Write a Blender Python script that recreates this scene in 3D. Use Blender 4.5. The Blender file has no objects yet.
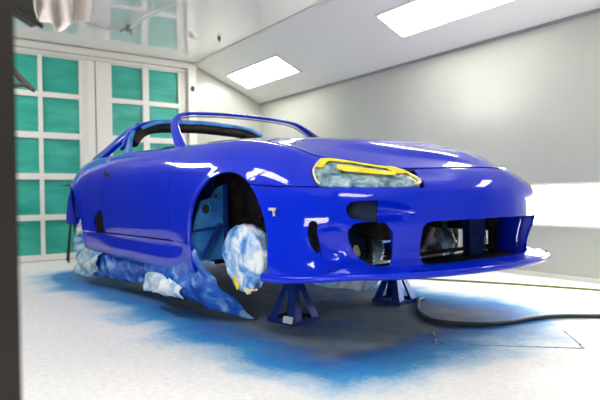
import bpy, bmesh, math, random
import numpy as np
from mathutils import Vector, Matrix, noise
random.seed(4)
S=bpy.context.scene; COL=S.collection
LIFT=.145                      # the car stands this much above its road height
R=math.radians
# ---------------------------------------------------------------- materials
def mat(name,col,rough=.5,metal=0,coat=0,emit=None,es=0,spec=.5,alpha=None,trans=0,bump=None,var=None,sheen=0,coatr=.03):
    m=bpy.data.materials.new(name);m.use_nodes=True;nt=m.node_tree;b=nt.nodes['Principled BSDF']
    def s(k,v):
        if k in b.inputs:b.inputs[k].default_value=v
    s('Base Color',(*col,1));s('Roughness',rough);s('Metallic',metal);s('Coat Weight',coat);s('Coat Roughness',coatr)
    s('Specular IOR Level',spec);s('Transmission Weight',trans)
    if alpha is not None:s('Alpha',alpha)
    if emit:s('Emission Color',(*emit,1));s('Emission Strength',es)
    tc=nt.nodes.new('ShaderNodeTexCoord')
    if var:
        n=nt.nodes.new('ShaderNodeTexNoise');n.inputs['Scale'].default_value=var[0];n.inputs['Detail'].default_value=5
        r=nt.nodes.new('ShaderNodeValToRGB');r.color_ramp.elements[0].color=(*col,1);r.color_ramp.elements[1].color=(*var[1],1)
        lo,hi=var[2] if len(var)>2 else (.35,.65)
        r.color_ramp.elements[0].position=lo;r.color_ramp.elements[1].position=hi
        nt.links.new(tc.outputs['Object'],n.inputs['Vector']);nt.links.new(n.outputs['Fac'],r.inputs['Fac']);nt.links.new(r.outputs['Color'],b.inputs['Base Color'])
    if bump:
        n=nt.nodes.new('ShaderNodeTexNoise');n.inputs['Scale'].default_value=bump[0];n.inputs['Detail'].default_value=4
        bp=nt.nodes.new('ShaderNodeBump');bp.inputs['Strength'].default_value=bump[1];bp.inputs['Distance'].default_value=bump[2] if len(bump)>2 else .01
        nt.links.new(tc.outputs['Object'],n.inputs['Vector']);nt.links.new(n.outputs['Fac'],bp.inputs['Height']);nt.links.new(bp.outputs['Normal'],b.inputs['Normal'])
    return m
M={}
M['blue']=mat('car_blue',(.0004,.019,.58),.4,.0,1,spec=.04,coatr=.02)
M['blue'].node_tree.nodes['Principled BSDF'].inputs['Coat IOR'].default_value=1.43
M['blue'].node_tree.nodes['Principled BSDF'].inputs['Specular Tint'].default_value=(.2,.2,1,1)
M['bluein']=mat('inner_blue',(.003,.025,.20),.5,.1,spec=.3)
M['bluelight']=mat('oversprayed_blue',(.05,.30,.66),.45,.1,var=(9,(.015,.12,.45)))
M['dark']=mat('engine_bay_black',(.004,.004,.006),.6,spec=.25,var=(14,(.030,.020,.022)))
M['recess_dark']=mat('recess_dark',(.012,.012,.014),.6)
M['steelblue']=mat('stand_blue',(.006,.035,.24),.4,.3)
M['plate']=mat('plate_teal',(.003,.018,.05),.45,spec=.3)
M['grime']=mat('grime',(.05,.045,.03),.7,var=(20,(.02,.10,.04)))
M['chrome']=mat('chrome',(.75,.75,.77),.3,.3)
M['wallunseen']=mat('booth_unseen_dark',(.055,.055,.06),.5)  # unseen walls, made dark to keep pale reflections off the car side
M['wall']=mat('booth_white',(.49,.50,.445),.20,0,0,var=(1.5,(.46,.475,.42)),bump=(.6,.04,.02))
M['slope']=mat('booth_white_slope',(.90,.90,.84),.30,bump=(.5,.04,.02))
M['ceil']=mat('ceiling_gloss',(.93,.92,.87),.06,0,1,bump=(1.0,.05,.01))
M['trim']=mat('white_trim',(.78,.76,.69),.35)
M['frame']=mat('door_white',(.84,.82,.75),.35)
M['seam']=mat('grey_seam',(.30,.30,.29),.6)
M['post']=mat('post_brown',(.012,.009,.008),.5)
M['tag']=mat('white_tag',(.75,.78,.85),.6)
M['plug']=mat('black_plastic',(.01,.01,.01),.4)
M['cloth']=mat('pale_sheet',(.52,.48,.47),.7,bump=(14,.4))
M['hose']=mat('hose_black',(.02,.035,.035),.45)
M['hoseg']=mat('hose_green',(.16,.22,.03),.5)
M['tape']=mat('yellow_tape',(.90,.78,.01),.55,bump=(40,.3),var=(12,(.80,.62,.0)))
M['tapep']=mat('pale_tape',(.72,.70,.42),.55,bump=(40,.3))
M['metal']=mat('galvanised',(.45,.45,.45),.35,.8)
def film(name,c1,c2,c3,scale,lo=.4,hi=.6,al=1):
    m=mat(name,c1,.22,0,.3,bump=(scale*1.3,.9,.02));nt=m.node_tree;b=nt.nodes['Principled BSDF'];tc=nt.nodes['Texture Coordinate']
    n=nt.nodes.new('ShaderNodeTexNoise');n.inputs['Scale'].default_value=scale;n.inputs['Detail'].default_value=6;n.inputs['Distortion'].default_value=1.2
    r=nt.nodes.new('ShaderNodeValToRGB');e=r.color_ramp.elements;e[0].position=lo;e[0].color=(*c1,1);e[1].position=hi;e[1].color=(*c3,1)
    q=e.new((lo+hi)/2);q.color=(*c2,1)
    nt.links.new(tc.outputs['Object'],n.inputs['Vector']);nt.links.new(n.outputs['Fac'],r.inputs['Fac']);nt.links.new(r.outputs['Color'],b.inputs['Base Color'])
    return m
M['film_side']=film('film_oversprayed',(.006,.05,.42),(.02,.15,.62),(.35,.60,.88),6,.38,.70)
M['film_pale']=film('film_pale',(.12,.30,.52),(.35,.55,.75),(.72,.80,.86),7,.3,.62)
M['film_bag']=film('film_bag',(.05,.22,.62),(.28,.50,.84),(.78,.84,.90),9,.36,.62)
M['film_lamp']=film('film_lamp',(.03,.11,.17),(.16,.31,.40),(.42,.56,.60),16,.34,.66)
M['film_rear']=film('film_rear',(.03,.22,.60),(.40,.62,.75),(.75,.76,.68),9,.35,.6)
# overhead tubes: what gives off light
def lamp_mat(name,st):
    m=bpy.data.materials.new(name);m.use_nodes=True;nt=m.node_tree;b=nt.nodes['Principled BSDF']
    b.inputs['Base Color'].default_value=(.9,.9,.9,1);b.inputs['Emission Color'].default_value=(1,.965,.91,1);b.inputs['Emission Strength'].default_value=st
    b.inputs['Roughness'].default_value=.4
    return m
M['tube']=lamp_mat('tube_light',20)
M['diffuser']=lamp_mat('diffuser_light',3.6)
# green pane
def pane_mat():
    m=mat('green_pane',(.0,.27,.20),.35,bump=(5,.35,.02));nt=m.node_tree;b=nt.nodes['Principled BSDF'];tc=nt.nodes['Texture Coordinate']
    n=nt.nodes.new('ShaderNodeTexNoise');n.inputs['Scale'].default_value=2.2;n.inputs['Detail'].default_value=5
    mp=nt.nodes.new('ShaderNodeMapping');mp.inputs['Scale'].default_value=(1,1,4)
    r=nt.nodes.new('ShaderNodeValToRGB');e=r.color_ramp.elements;e[0].position=.3;e[0].color=(.01,.33,.235,1);e[1].position=.7;e[1].color=(.06,.50,.40,1)
    nt.links.new(tc.outputs['Object'],mp.inputs['Vector']);nt.links.new(mp.outputs['Vector'],n.inputs['Vector']);nt.links.new(n.outputs['Fac'],r.inputs['Fac']);nt.links.new(r.outputs['Color'],b.inputs['Base Color'])
    return m
M['pane']=pane_mat()
# ---------------------------------------------------------------- object helpers
def link(name,verts,faces,m,parent=None,smooth=None):
    me=bpy.data.meshes.new(name);me.from_pydata([tuple(map(float,v)) for v in verts],[],[tuple(int(i) for i in f) for f in faces]);me.validate()
    if smooth is not None:
        me.polygons.foreach_set('use_smooth',[True]*len(me.polygons))
        if smooth<180: me.set_sharp_from_angle(angle=R(smooth))
    o=bpy.data.objects.new(name,me);COL.objects.link(o);me.materials.append(m)
    if parent:o.parent=parent
    return o
def empty(name,loc,label,cat,group=None,rz=0):
    o=bpy.data.objects.new(name,None);COL.objects.link(o);o.location=loc;o.rotation_euler=(0,0,rz);o.empty_display_size=.1
    o['label']=label;o['category']=cat
    if group:o['group']=group
    return o
def tag(o,label,cat,group=None):
    o['label']=label;o['category']=cat
    if group:o['group']=group
    return o
class MB:
    def __init__(s):s.v=[];s.f=[]
    def add(s,v,f):
        n=len(s.v);s.v+=[tuple(map(float,p)) for p in v];s.f+=[tuple(n+i for i in q) for q in f];return s
    def box(s,a,b,bev=.0):
        x0,y0,z0=[min(p,q) for p,q in zip(a,b)];x1,y1,z1=[max(p,q) for p,q in zip(a,b)]
        return s.hull8([(x0,y0,z0),(x1,y0,z0),(x1,y1,z0),(x0,y1,z0),(x0,y0,z1),(x1,y0,z1),(x1,y1,z1),(x0,y1,z1)])
    def hull8(s,v):
        return s.add(v,[(0,3,2,1),(4,5,6,7),(0,1,5,4),(1,2,6,5),(2,3,7,6),(3,0,4,7)])
    def bar(s,a,b,w,h,up=(0,0,1)):
        a=Vector(a);b=Vector(b);d=(b-a).normalized();u=Vector(up);sx=d.cross(u)
        if sx.length<1e-3:sx=d.cross(Vector((1,0,0)))
        sx.normalize();u=sx.cross(d)
        v=[p+sx*i*w/2+u*j*h/2 for p in (a,b) for (i,j) in ((-1,-1),(1,-1),(1,1),(-1,1))]
        return s.hull8(v)
    def tube(s,pts,r,n=10,cap=True):
        pts=[Vector(p) for p in pts];rr=r if isinstance(r,(list,tuple)) else [r]*len(pts);v=[];f=[];pu=None
        for i,p in enumerate(pts):
            t=(pts[min(i+1,len(pts)-1)]-pts[max(i-1,0)]).normalized()
            if pu is None:
                pu=t.orthogonal().normalized()
            pu=(pu-t*pu.dot(t)).normalized();q=t.cross(pu)
            for k in range(n):
                a=2*math.pi*k/n;v.append(p+(pu*math.cos(a)+q*math.sin(a))*rr[i])
        for i in range(len(pts)-1):
            for k in range(n):f.append((i*n+k,i*n+(k+1)%n,(i+1)*n+(k+1)%n,(i+1)*n+k))
        if cap:f.append(tuple(range(n))[::-1]);f.append(tuple(range((len(pts)-1)*n,len(pts)*n)))
        return s.add(v,f)
    def build(s,name,m,parent=None,smooth=None):return link(name,s.v,s.f,m,parent,smooth)
def cspline(t,P,q):
    t=np.asarray(t,float);P=np.asarray(P,float);n=len(t);h=np.diff(t)
    A=np.zeros((n,n));B=np.zeros((n,)+P.shape[1:])
    A[0,0]=A[-1,-1]=1
    for i in range(1,n-1):
        A[i,i-1]=h[i-1];A[i,i]=2*(h[i-1]+h[i]);A[i,i+1]=h[i]
        B[i]=6*((P[i+1]-P[i])/h[i]-(P[i]-P[i-1])/h[i-1])
    Q=np.linalg.solve(A,B.reshape(n,-1)).reshape(B.shape)
    q=np.asarray(q,float);i=np.clip(np.searchsorted(t,q,side='right')-1,0,n-2)
    sh=(slice(None),)+(None,)*(P.ndim-1)
    a=((t[i+1]-q)/h[i])[sh];b=((q-t[i])/h[i])[sh];hh=(h[i]**2)[sh]
    return a*P[i]+b*P[i+1]+((a**3-a)*Q[i]+(b**3-b)*Q[i+1])*hh/6
def curve(pts,n):
    P=np.array(pts,float);d=np.concatenate([[0],np.cumsum(np.linalg.norm(np.diff(P,axis=0),axis=1))])
    return cspline(d,P,np.linspace(0,d[-1],n))
def sweep(pts,up,w,h,m,name,parent,n=60,rnd=10,power=3.5,smooth=60):
    """superellipse section (w across, h along up) along a smooth path; w,h,up may vary per control point"""
    P=np.array(pts,float);k=len(P)
    d=np.concatenate([[0],np.cumsum(np.linalg.norm(np.diff(P,axis=0),axis=1))]);q=np.linspace(0,d[-1],n)
    C=cspline(d,P,q);U=np.array(up,float);U=np.tile(U,(k,1)) if U.ndim==1 else U
    U=np.stack([np.interp(q,d,U[:,i]) for i in range(3)],1)
    W=np.interp(q,d,w if hasattr(w,'__len__') else [w]*k);H=np.interp(q,d,h if hasattr(h,'__len__') else [h]*k)
    v=[];f=[];K=rnd*2
    for i in range(n):
        t=C[min(i+1,n-1)]-C[max(i-1,0)];t/=np.linalg.norm(t);u=U[i]-t*(U[i]@t);u/=np.linalg.norm(u);sx=np.cross(t,u)
        for j in range(K):
            a=2*math.pi*j/K;c,s_=math.cos(a),math.sin(a);e=2/power
            v.append(C[i]+sx*W[i]/2*abs(c)**e*np.sign(c)+u*H[i]/2*abs(s_)**e*np.sign(s_))
    for i in range(n-1):
        for j in range(K):f.append((i*K+j,i*K+(j+1)%K,(i+1)*K+(j+1)%K,(i+1)*K+j))
    f.append(tuple(range(K))[::-1]);f.append(tuple(range((n-1)*K,n*K)))
    return link(name,v,f,m,parent,smooth)
EXPO=0.6
# ================================================================ THE BOOTH (its own axes: rx away along the car, ry across)
RA=R(-3.161);CAMX,CAMY,CAMZ=2.245,-2.258,.546+LIFT
def W(x,y,z):
    return (CAMX+x*math.cos(RA)-y*math.sin(RA),CAMY+x*math.sin(RA)+y*math.cos(RA),z)
def wmb(mb,name,m,parent=None,smooth=None):
    mb.v=[W(*v) for v in mb.v]
    return mb.build(name,m,parent,smooth)
def struct(o):o['kind']='structure';return o
XB,XF=-6.744,2.6;YL,YR=-.5,4.2;ZC=2.485;YS=3.15;ZS=2.045;YM=(YL+YR)/2
def fl():
    m=bpy.data.materials.new('floor_paint');m.use_nodes=True;nt=m.node_tree;b=nt.nodes['Principled BSDF'];N=nt.nodes.new;L=nt.links.new
    geo=N('ShaderNodeNewGeometry')
    def noise_(sc,det=5,vec=None,dist=0,scale3=None):
        n=N('ShaderNodeTexNoise');n.inputs['Scale'].default_value=sc;n.inputs['Detail'].default_value=det;n.inputs['Distortion'].default_value=dist
        src=geo.outputs['Position']
        if scale3:
            mp=N('ShaderNodeMapping');mp.inputs['Scale'].default_value=scale3;L(src,mp.inputs['Vector']);src=mp.outputs['Vector']
        L(src,n.inputs['Vector']);return n.outputs['Fac']
    def ma(op,a,b_=None,c=None,clamp=False):
        n=N('ShaderNodeMath');n.operation=op;n.use_clamp=clamp
        for i,v in enumerate((a,b_,c)):
            if v is None:continue
            if isinstance(v,(int,float)):n.inputs[i].default_value=v
            else:L(v,n.inputs[i])
        return n.outputs[0]
    def ramp(f,stops):
        r=N('ShaderNodeValToRGB');e=r.color_ramp.elements
        e[0].position,e[0].color=stops[0][0],(*stops[0][1],1);e[1].position,e[1].color=stops[-1][0],(*stops[-1][1],1)
        for p,c in stops[1:-1]:
            q=e.new(p);q.color=(*c,1)
        L(f,r.inputs['Fac']);return r.outputs['Color']
    def mix(f,a,b_):
        n=N('ShaderNodeMix');n.data_type='RGBA'
        if isinstance(f,(int,float)):n.inputs[0].default_value=f
        else:L(f,n.inputs[0])
        for i,v in ((6,a),(7,b_)):
            if isinstance(v,tuple):n.inputs[i].default_value=(*v,1)
            else:L(v,n.inputs[i])
        return n.outputs[2]
    sep=N('ShaderNodeSeparateXYZ');L(geo.outputs['Position'],sep.inputs[0]);x,y=sep.outputs[0],sep.outputs[1]
    # distance outside a rounded box lying under the car: where the spray settled, its core tinted as the car's shade
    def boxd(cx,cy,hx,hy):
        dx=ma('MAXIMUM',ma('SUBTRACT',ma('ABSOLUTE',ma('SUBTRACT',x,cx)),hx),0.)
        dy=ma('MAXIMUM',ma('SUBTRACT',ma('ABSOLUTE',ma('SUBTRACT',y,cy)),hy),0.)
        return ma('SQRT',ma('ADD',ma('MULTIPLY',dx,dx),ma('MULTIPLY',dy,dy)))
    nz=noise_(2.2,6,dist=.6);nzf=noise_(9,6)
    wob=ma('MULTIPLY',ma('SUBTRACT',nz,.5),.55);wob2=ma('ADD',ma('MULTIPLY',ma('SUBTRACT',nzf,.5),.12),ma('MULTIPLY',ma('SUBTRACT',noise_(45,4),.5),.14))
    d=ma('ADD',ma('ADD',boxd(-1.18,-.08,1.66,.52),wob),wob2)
    base=ramp(noise_(38,8),[(.25,(.72,.72,.71)),(.5,(.80,.80,.785)),(.75,(.87,.87,.86))])
    spray_shade=ramp(d,[(0.,(.13,.18,.25)),(.06,(.06,.14,.33)),(.18,(.015,.15,.50)),(.36,(.02,.26,.60)),(.50,(.18,.46,.72)),(.62,(.70,.76,.80))])  # grey-blue innermost stops paint the shade under the car; outer blue is overspray
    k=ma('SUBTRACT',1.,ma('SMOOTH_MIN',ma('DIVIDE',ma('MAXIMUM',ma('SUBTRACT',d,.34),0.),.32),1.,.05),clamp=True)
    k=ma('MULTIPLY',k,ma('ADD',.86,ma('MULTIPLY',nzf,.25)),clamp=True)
    col=mix(k,base,spray_shade)
    # dusty bare rectangle where a taped mat was
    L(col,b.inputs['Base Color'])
    b.inputs['Roughness'].default_value=.55
    rr=ramp(noise_(3,4),[(.3,(.45,.45,.45)),(.7,(.65,.65,.65))]);L(rr,b.inputs['Roughness'])
    bp=N('ShaderNodeBump');bp.inputs['Strength'].default_value=.35;bp.inputs['Distance'].default_value=.004
    L(noise_(60,6),bp.inputs['Height']);L(bp.outputs['Normal'],b.inputs['Normal'])
    return m
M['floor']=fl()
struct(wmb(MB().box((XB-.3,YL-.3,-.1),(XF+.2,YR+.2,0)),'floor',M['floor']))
struct(wmb(MB().box((XB-.3,YL-.05,ZC),(XF+.2,YR+.05,ZC+.08)),'ceiling',M['ceil']))
struct(wmb(MB().box((XB-.1,YR,0),(XF+.1,YR+.1,ZC)),'wall_right',M['wall']))
struct(wmb(MB().box((XB-.1,YL-.1,0),(XF+.1,YL,ZC)),'wall_left',M['wallunseen']))
struct(wmb(MB().box((XF,YL-.1,0),(XF+.1,YR+.1,ZC)),'wall_front',M['wall']))
mb=MB()
struct(wmb(MB().box((XB-.1,YL-.1,0),(XB,.575,ZC)),'wall_back_left',M['wallunseen']));mb.box((XB-.1,3.07,0),(XB,YR+.1,ZC));mb.box((XB-.1,.575,2.44),(XB,3.07,ZC))  # unseen left end split off and darkened for the door's reflection
struct(wmb(mb,'wall_back',M['wall']))
struct(wmb(MB().box((XB-.12,.56,0),(XB-.1,3.09,2.46)),'wall_back_outer',M['seam']))
for sd in (1,-1):
    y=lambda v:v if sd>0 else 2*YM-v
    t=.04
    mb=MB().hull8([(XB,y(YS),ZC),(XF,y(YS),ZC),(XF,y(YR),ZS),(XB,y(YR),ZS),(XB,y(YS+.02),ZC+.04),(XF,y(YS+.02),ZC+.04),(XF,y(YR+.05),ZS+.04),(XB,y(YR+.05),ZS+.04)])
    struct(wmb(mb,'wall_slope_'+('right' if sd>0 else 'left'),M['slope']))
    # metal angle strips where the sloped panels meet wall and ceiling
    struct(wmb(MB().bar((XB,y(YR-.008),ZS-.006),(XF,y(YR-.008),ZS-.006),.016,.022),'trim_1' if sd>0 else 'trim_2',M['seam']))
    struct(wmb(MB().bar((XB,y(YS),ZC-.006),(XF,y(YS),ZC-.006),.05,.012),'trim_3' if sd>0 else 'trim_4',M['trim']))
    struct(wmb(MB().box((XB,y(YR),0),(XF,y(YR-.012),.035)),'baseboard_'+('right' if sd>0 else 'left'),M['seam' if sd<0 else 'trim']))
# door frame: head rail, jambs
mb=MB();mb.box((XB,.55,2.40),(XB+.09,3.16,2.475));mb.box((XB,.55,2.355),(XB+.05,3.07,2.40));mb.box((XB,3.03,0),(XB+.10,3.14,2.40));mb.box((XB,.55,0),(XB+.10,.575,2.40))
struct(wmb(mb,'trim_5',M['trim']))
struct(wmb(MB().box((XB+.04,.6,2.395),(XB+.055,3.05,2.407)),'trim_6',M['seam']))
def door(n,y0,y1,py):
    rows=[(2.335,1.93),(1.87,1.47),(1.40,1.00),(.93,.53),(.465,.075)]
    mb=MB();x0,x1=XB+.002,XB+.045
    ys=[y0,py[0][0],py[0][1],py[1][0],py[1][1],y1]
    for a,b in ((ys[0],ys[1]),(ys[2],ys[3]),(ys[4],ys[5])):mb.box((x0,a,.008),(x1,b,2.352))
    zs=[2.352]+[v for r in rows for v in r]+[.008]
    for i in range(0,len(zs),2):
        for a,b in py:mb.box((x0,a,zs[i+1]),(x1-.003,b,zs[i]))
    d=struct(wmb(mb,'door_%d'%n,M['frame']))
    for (zt,zb) in rows:
        for a,b in py:
            nx,nz=12,12;v=[];f=[]
            for i in range(nx+1):
                for j in range(nz+1):
                    yy=a+(b-a)*i/nx;zz=zb+(zt-zb)*j/nz
                    v.append(W(XB+.012+.006*noise.noise(Vector((yy*5,zz*9,n)))*(0<i<nx)*(0<j<nz),yy,zz))
            for i in range(nx):
                for j in range(nz):
                    q=i*(nz+1)+j;f.append((q,q+nz+1,q+nz+2,q+1))
            link('door_pane',v,f,M['pane'],d,180)
    # narrow inset strips on the outer stiles
    for a,b in ((ys[4]+.02,y1-.02),):
        wmb(MB().box((x1,a+.02,.02),(x1+.006,a+.075,2.34)),'door_stile_strip',M['trim'],d)
    return d
door(1,.578,1.845,((.79-.02,1.225),(1.268,1.668)))
door(2,1.86,3.028,((2.045,2.435),(2.512,2.912)))
struct(wmb(MB().box((XB,1.845,.0),(XB+.02,1.860,2.352)),'trim_7',M['seam']))
o=wmb(MB().tube([(XB+.10,3.09,2.135),(XB+.118,3.09,2.135),(XB+.121,3.09,2.135)],[.026,.026,.012],14).box((XB+.10,3.07,2.10),(XB+.106,3.11,2.17)),'door_bolt',M['plug'])
tag(o,'small dark round knob high on the white jamb right of the green-paned doors','door knob')
# light fittings
def fitting(cx,side,wall,label,group,length=1.2):
    """fluorescent fitting set in the slope (wall False) or low in the wall (True)"""
    if not wall:
        a=np.array([0,YS,ZC]);b=np.array([0,YR,ZS]);e=(b-a)/np.linalg.norm(b-a);yc,zc=3.68,ZC+(3.68-YS)*(ZS-ZC)/(YR-YS)
        wd=.36
    else:
        e=np.array([0,0,-1.]);yc,zc=YR,.588;wd=.31
    nrm=np.array([0,-abs(e[2]),-e[1]]) if not wall else np.array([0,-1.,0])
    nrm=nrm/np.linalg.norm(nrm)
    def P(u,v,w):
        q=np.array([cx+u,yc,zc])+e*v+nrm*w
        if side<0:q[1]=2*YM-q[1]
        return W(*q)
    base=P(0,0,0)
    root=empty('ceiling_light' if not wall else 'wall_light',base,label,'light fixture',group)
    def loc(mb,name,m):
        mb.v=[tuple(np.array(P(*v))-np.array(base)) for v in mb.v];return mb.build(name,m,root)
    h=length/2;w=wd/2
    fr=MB()
    fr.box((-h-.02,-w-.02,.0),(h+.02,-w,.012));fr.box((-h-.02,w,.0),(h+.02,w+.02,.012));fr.box((-h-.02,-w,.0),(-h,w,.012));fr.box((h,-w,.0),(h+.02,w,.012))
    loc(fr,'frame',M['trim'])
    loc(MB().box((-h,-w,.001),(h,w,.005)),'diffuser',M['diffuser'])
    for i in range(4):
        v=-w+wd*(i+.5)/4
        loc(MB().bar((-h+.03,v,.0075),(h-.03,v,.0075),wd*.135,.005,(0,0,1)),'tube',M['tube'])
    for s_ in (-1,1):
        loc(MB().box((s_*(h-.02)-.006,w-.03,.005),(s_*(h-.02)+.006,w-.018,.010)),'clip',M['plug'])
    return root
G1='fluorescent fittings in the sloped booth panels'
labs={-5.875:'smaller-looking sloped ceiling light above the car roof, nearest the green-paned doors',-3.0:'large bright sloped ceiling light at the top edge, above the hood'}
for cx in (-5.875,-3.0,-.15):
    for sd in (1,-1):
        lab=labs.get(cx) if sd>0 else None
        fitting(cx,sd,False,lab or ('striped booth light in the slope behind the viewpoint' if sd<0 else 'striped booth light in the far slope, right of the view'),G1)
G2='low fluorescent wall fittings'
fitting(-1.95,1,True,'long white wall light low on the booth wall behind the car nose',G2,1.25)
for cx in (-1.0,):
    fitting(cx,-1,True,'striped low wall light on the wall nearest the viewpoint',G2,1.25)
def X(x,*r): return [(x,)+p for p in r]
ST=[
X(-3.50,(.40,.30),(.45,.34),(.47,.45),(.475,.56),(.46,.65),(.44,.73),(.40,.79),(.45,.88),(.25,.90),(0,.905)),
X(-3.20,(.52,.24),(.57,.30),(.60,.42),(.605,.55),(.59,.655),(.555,.745),(.50,.81),(.5,.895),(.25,.92),(0,.925)),
X(-2.85,(.69,.20),(.735,.26),(.762,.40),(.768,.55),(.748,.67),(.695,.765),(.62,.835),(.53,.90),(.27,.93),(0,.935)),
X(-2.50,(.81,.17),(.86,.23),(.888,.39),(.890,.55),(.865,.69),(.80,.805),(.71,.87),(.55,.905),(.28,.935),(0,.94)),
X(-2.15,(.82,.14),(.86,.20),(.885,.37),(.893,.54),(.878,.69),(.82,.815),(.735,.88),(.57,.905),(.29,.935),(0,.94)),
X(-1.75,(.82,.13),(.85,.18),(.865,.35),(.875,.52),(.866,.68),(.822,.81),(.75,.88),(.59,.905),(.3,.935),(0,.94)),
X(-1.20,(.82,.12),(.85,.17),(.862,.34),(.870,.50),(.862,.66),(.825,.79),(.755,.865),(.60,.895),(.32,.93),(0,.94)),
X(-.70,(.83,.12),(.86,.17),(.866,.34),(.874,.50),(.865,.65),(.828,.77),(.75,.85),(.62,.88),(.35,.92),(0,.932)),
X(-.35,(.85,.14),(.875,.19),(.883,.35),(.886,.50),(.874,.64),(.83,.76),(.74,.845),(.62,.858),(.35,.89),(0,.905)),
X(0,(.86,.16),(.885,.21),(.893,.36),(.892,.50),(.875,.62),(.825,.74),(.725,.822),(.62,.822),(.35,.85),(0,.862)),
X(.27,(.86,.17),(.88,.21),(.882,.35),(.876,.48),(.855,.595),(.795,.70),(.70,.765),(.60,.765),(.36,.808),(0,.822)),
[(.50,.81,.17),(.52,.81,.21),(.51,.805,.35),(.51,.80,.47),(.49,.775,.585),(.43,.72,.665),(.385,.66,.715),(.37,.585,.738),(.37,.36,.785),(.45,.0,.795)],
[(.69,.67,.18),(.70,.67,.21),(.68,.665,.35),(.68,.66,.47),(.66,.64,.58),(.60,.585,.634),(.55,.54,.672),(.51,.48,.707),(.50,.30,.755),(.56,.0,.765)],
[(.82,.50,.19),(.83,.50,.21),(.81,.495,.35),(.81,.49,.47),(.80,.475,.575),(.745,.44,.618),(.70,.41,.650),(.65,.35,.688),(.64,.21,.726),(.67,0,.735)],
[(.92,.28,.19),(.93,.28,.21),(.91,.28,.35),(.91,.28,.47),(.90,.27,.57),(.86,.25,.622),(.82,.235,.650),(.78,.20,.673),(.765,.11,.696),(.775,0,.70)],
[(.96,0,.19),(.97,0,.21),(.95,0,.35),(.955,0,.47),(.95,0,.565),(.915,0,.625),(.89,0,.648),(.875,0,.658),(.86,0,.666),(.845,0,.673)],
]
def net():
    A=np.array(ST,float)
    R=A.copy();R[:,:,1]*=-1
    L=A[:-1][::-1].copy()
    return np.concatenate([R,L],0)
NK=9
# ================================================================ THE CAR (x forward, y left, z up from its road height)
def surface(ds=.02,nk=90):
    N=net();d=np.linalg.norm(np.diff(N[:,3],axis=0),axis=1);t=np.concatenate([[0],np.cumsum(d)]);t=t-t[len(ST)-1]
    n=int(t[-1]/ds);s=np.linspace(0,t[-1],n+1);s=np.concatenate([-s[:0:-1],s]);k=np.linspace(0,9,nk+1)
    G=cspline(t,N,s);G=cspline(np.arange(10),G.transpose(1,0,2),k).transpose(1,0,2)
    return s,k,G
def sd(P,u,v):
    """signed distance to polygon, positive inside"""
    P=np.array(P,float);Q=np.roll(P,-1,0);ins=np.zeros(u.shape,bool);d=np.full(u.shape,1e9)
    for (a,b),(c,e) in zip(P,Q):
        ex,ey=c-a,e-b;L=ex*ex+ey*ey
        if L<1e-12:continue
        t=np.clip(((u-a)*ex+(v-b)*ey)/L,0,1);d=np.minimum(d,np.hypot(u-a-t*ex,v-b-t*ey))
        cr=((b>v)!=(e>v));xx=a+(v-b)*ex/(ey if abs(ey)>1e-12 else 1e-12);ins^=cr&(u<xx)
    return np.where(ins,d,-d)
def rnd(P,it=2):
    """round a closed polygon's corners"""
    for _ in range(it):
        Q=[]
        for i in range(len(P)):
            a=np.array(P[i],float);b=np.array(P[(i+1)%len(P)],float);Q+=[a*.75+b*.25,a*.25+b*.75]
        P=Q
    return [tuple(q) for q in P]
s_,k_,G=surface()
KS=.11
# recess of the duct panel between the bumper's slit and its outer opening
def smooth(t):t=np.clip(t,0,1);return t*t*(3-2*t)
nrm=np.zeros_like(G);du=np.gradient(G,axis=0);dv=np.gradient(G,axis=1);nrm=np.cross(dv,du);nrm/=np.linalg.norm(nrm,axis=2)[...,None]+1e-12
if (nrm[len(s_)//4,30]@np.array([0,-1,0]))<0:nrm=-nrm
SS=np.repeat(s_[:,None],len(k_),1);KK=np.repeat(k_[None],len(s_),0)
A_=np.abs(SS);Z_=G[...,2]
rec=sd(rnd([(.93,.42),(.79,.43),(.79,.28),(.915,.285)],2),A_,Z_)
G=G-nrm*(.022*smooth((rec+.002)/.03))[...,None]
G0=G.copy();nrm0=nrm.copy()
inset=.056*smooth((.430-Z_)/.16)*smooth((1.12-A_)/.45)
G=G-nrm*inset[...,None]
# shallow hollow of the turn-signal slot, sides of the hood bulge, lower sill crease
cr=np.exp(-((KK-1.62)/.28)**2)*smooth((A_-1.9)/.3)*smooth((3.4-A_)/.4)
G=G-nrm*(.012*cr)[...,None]
hb=smooth((KK-7.55)/.5)*smooth((1.9-A_)/.8)*smooth((A_-.1)/.4)
G=G+nrm*(.018*hb)[...,None]
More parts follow.
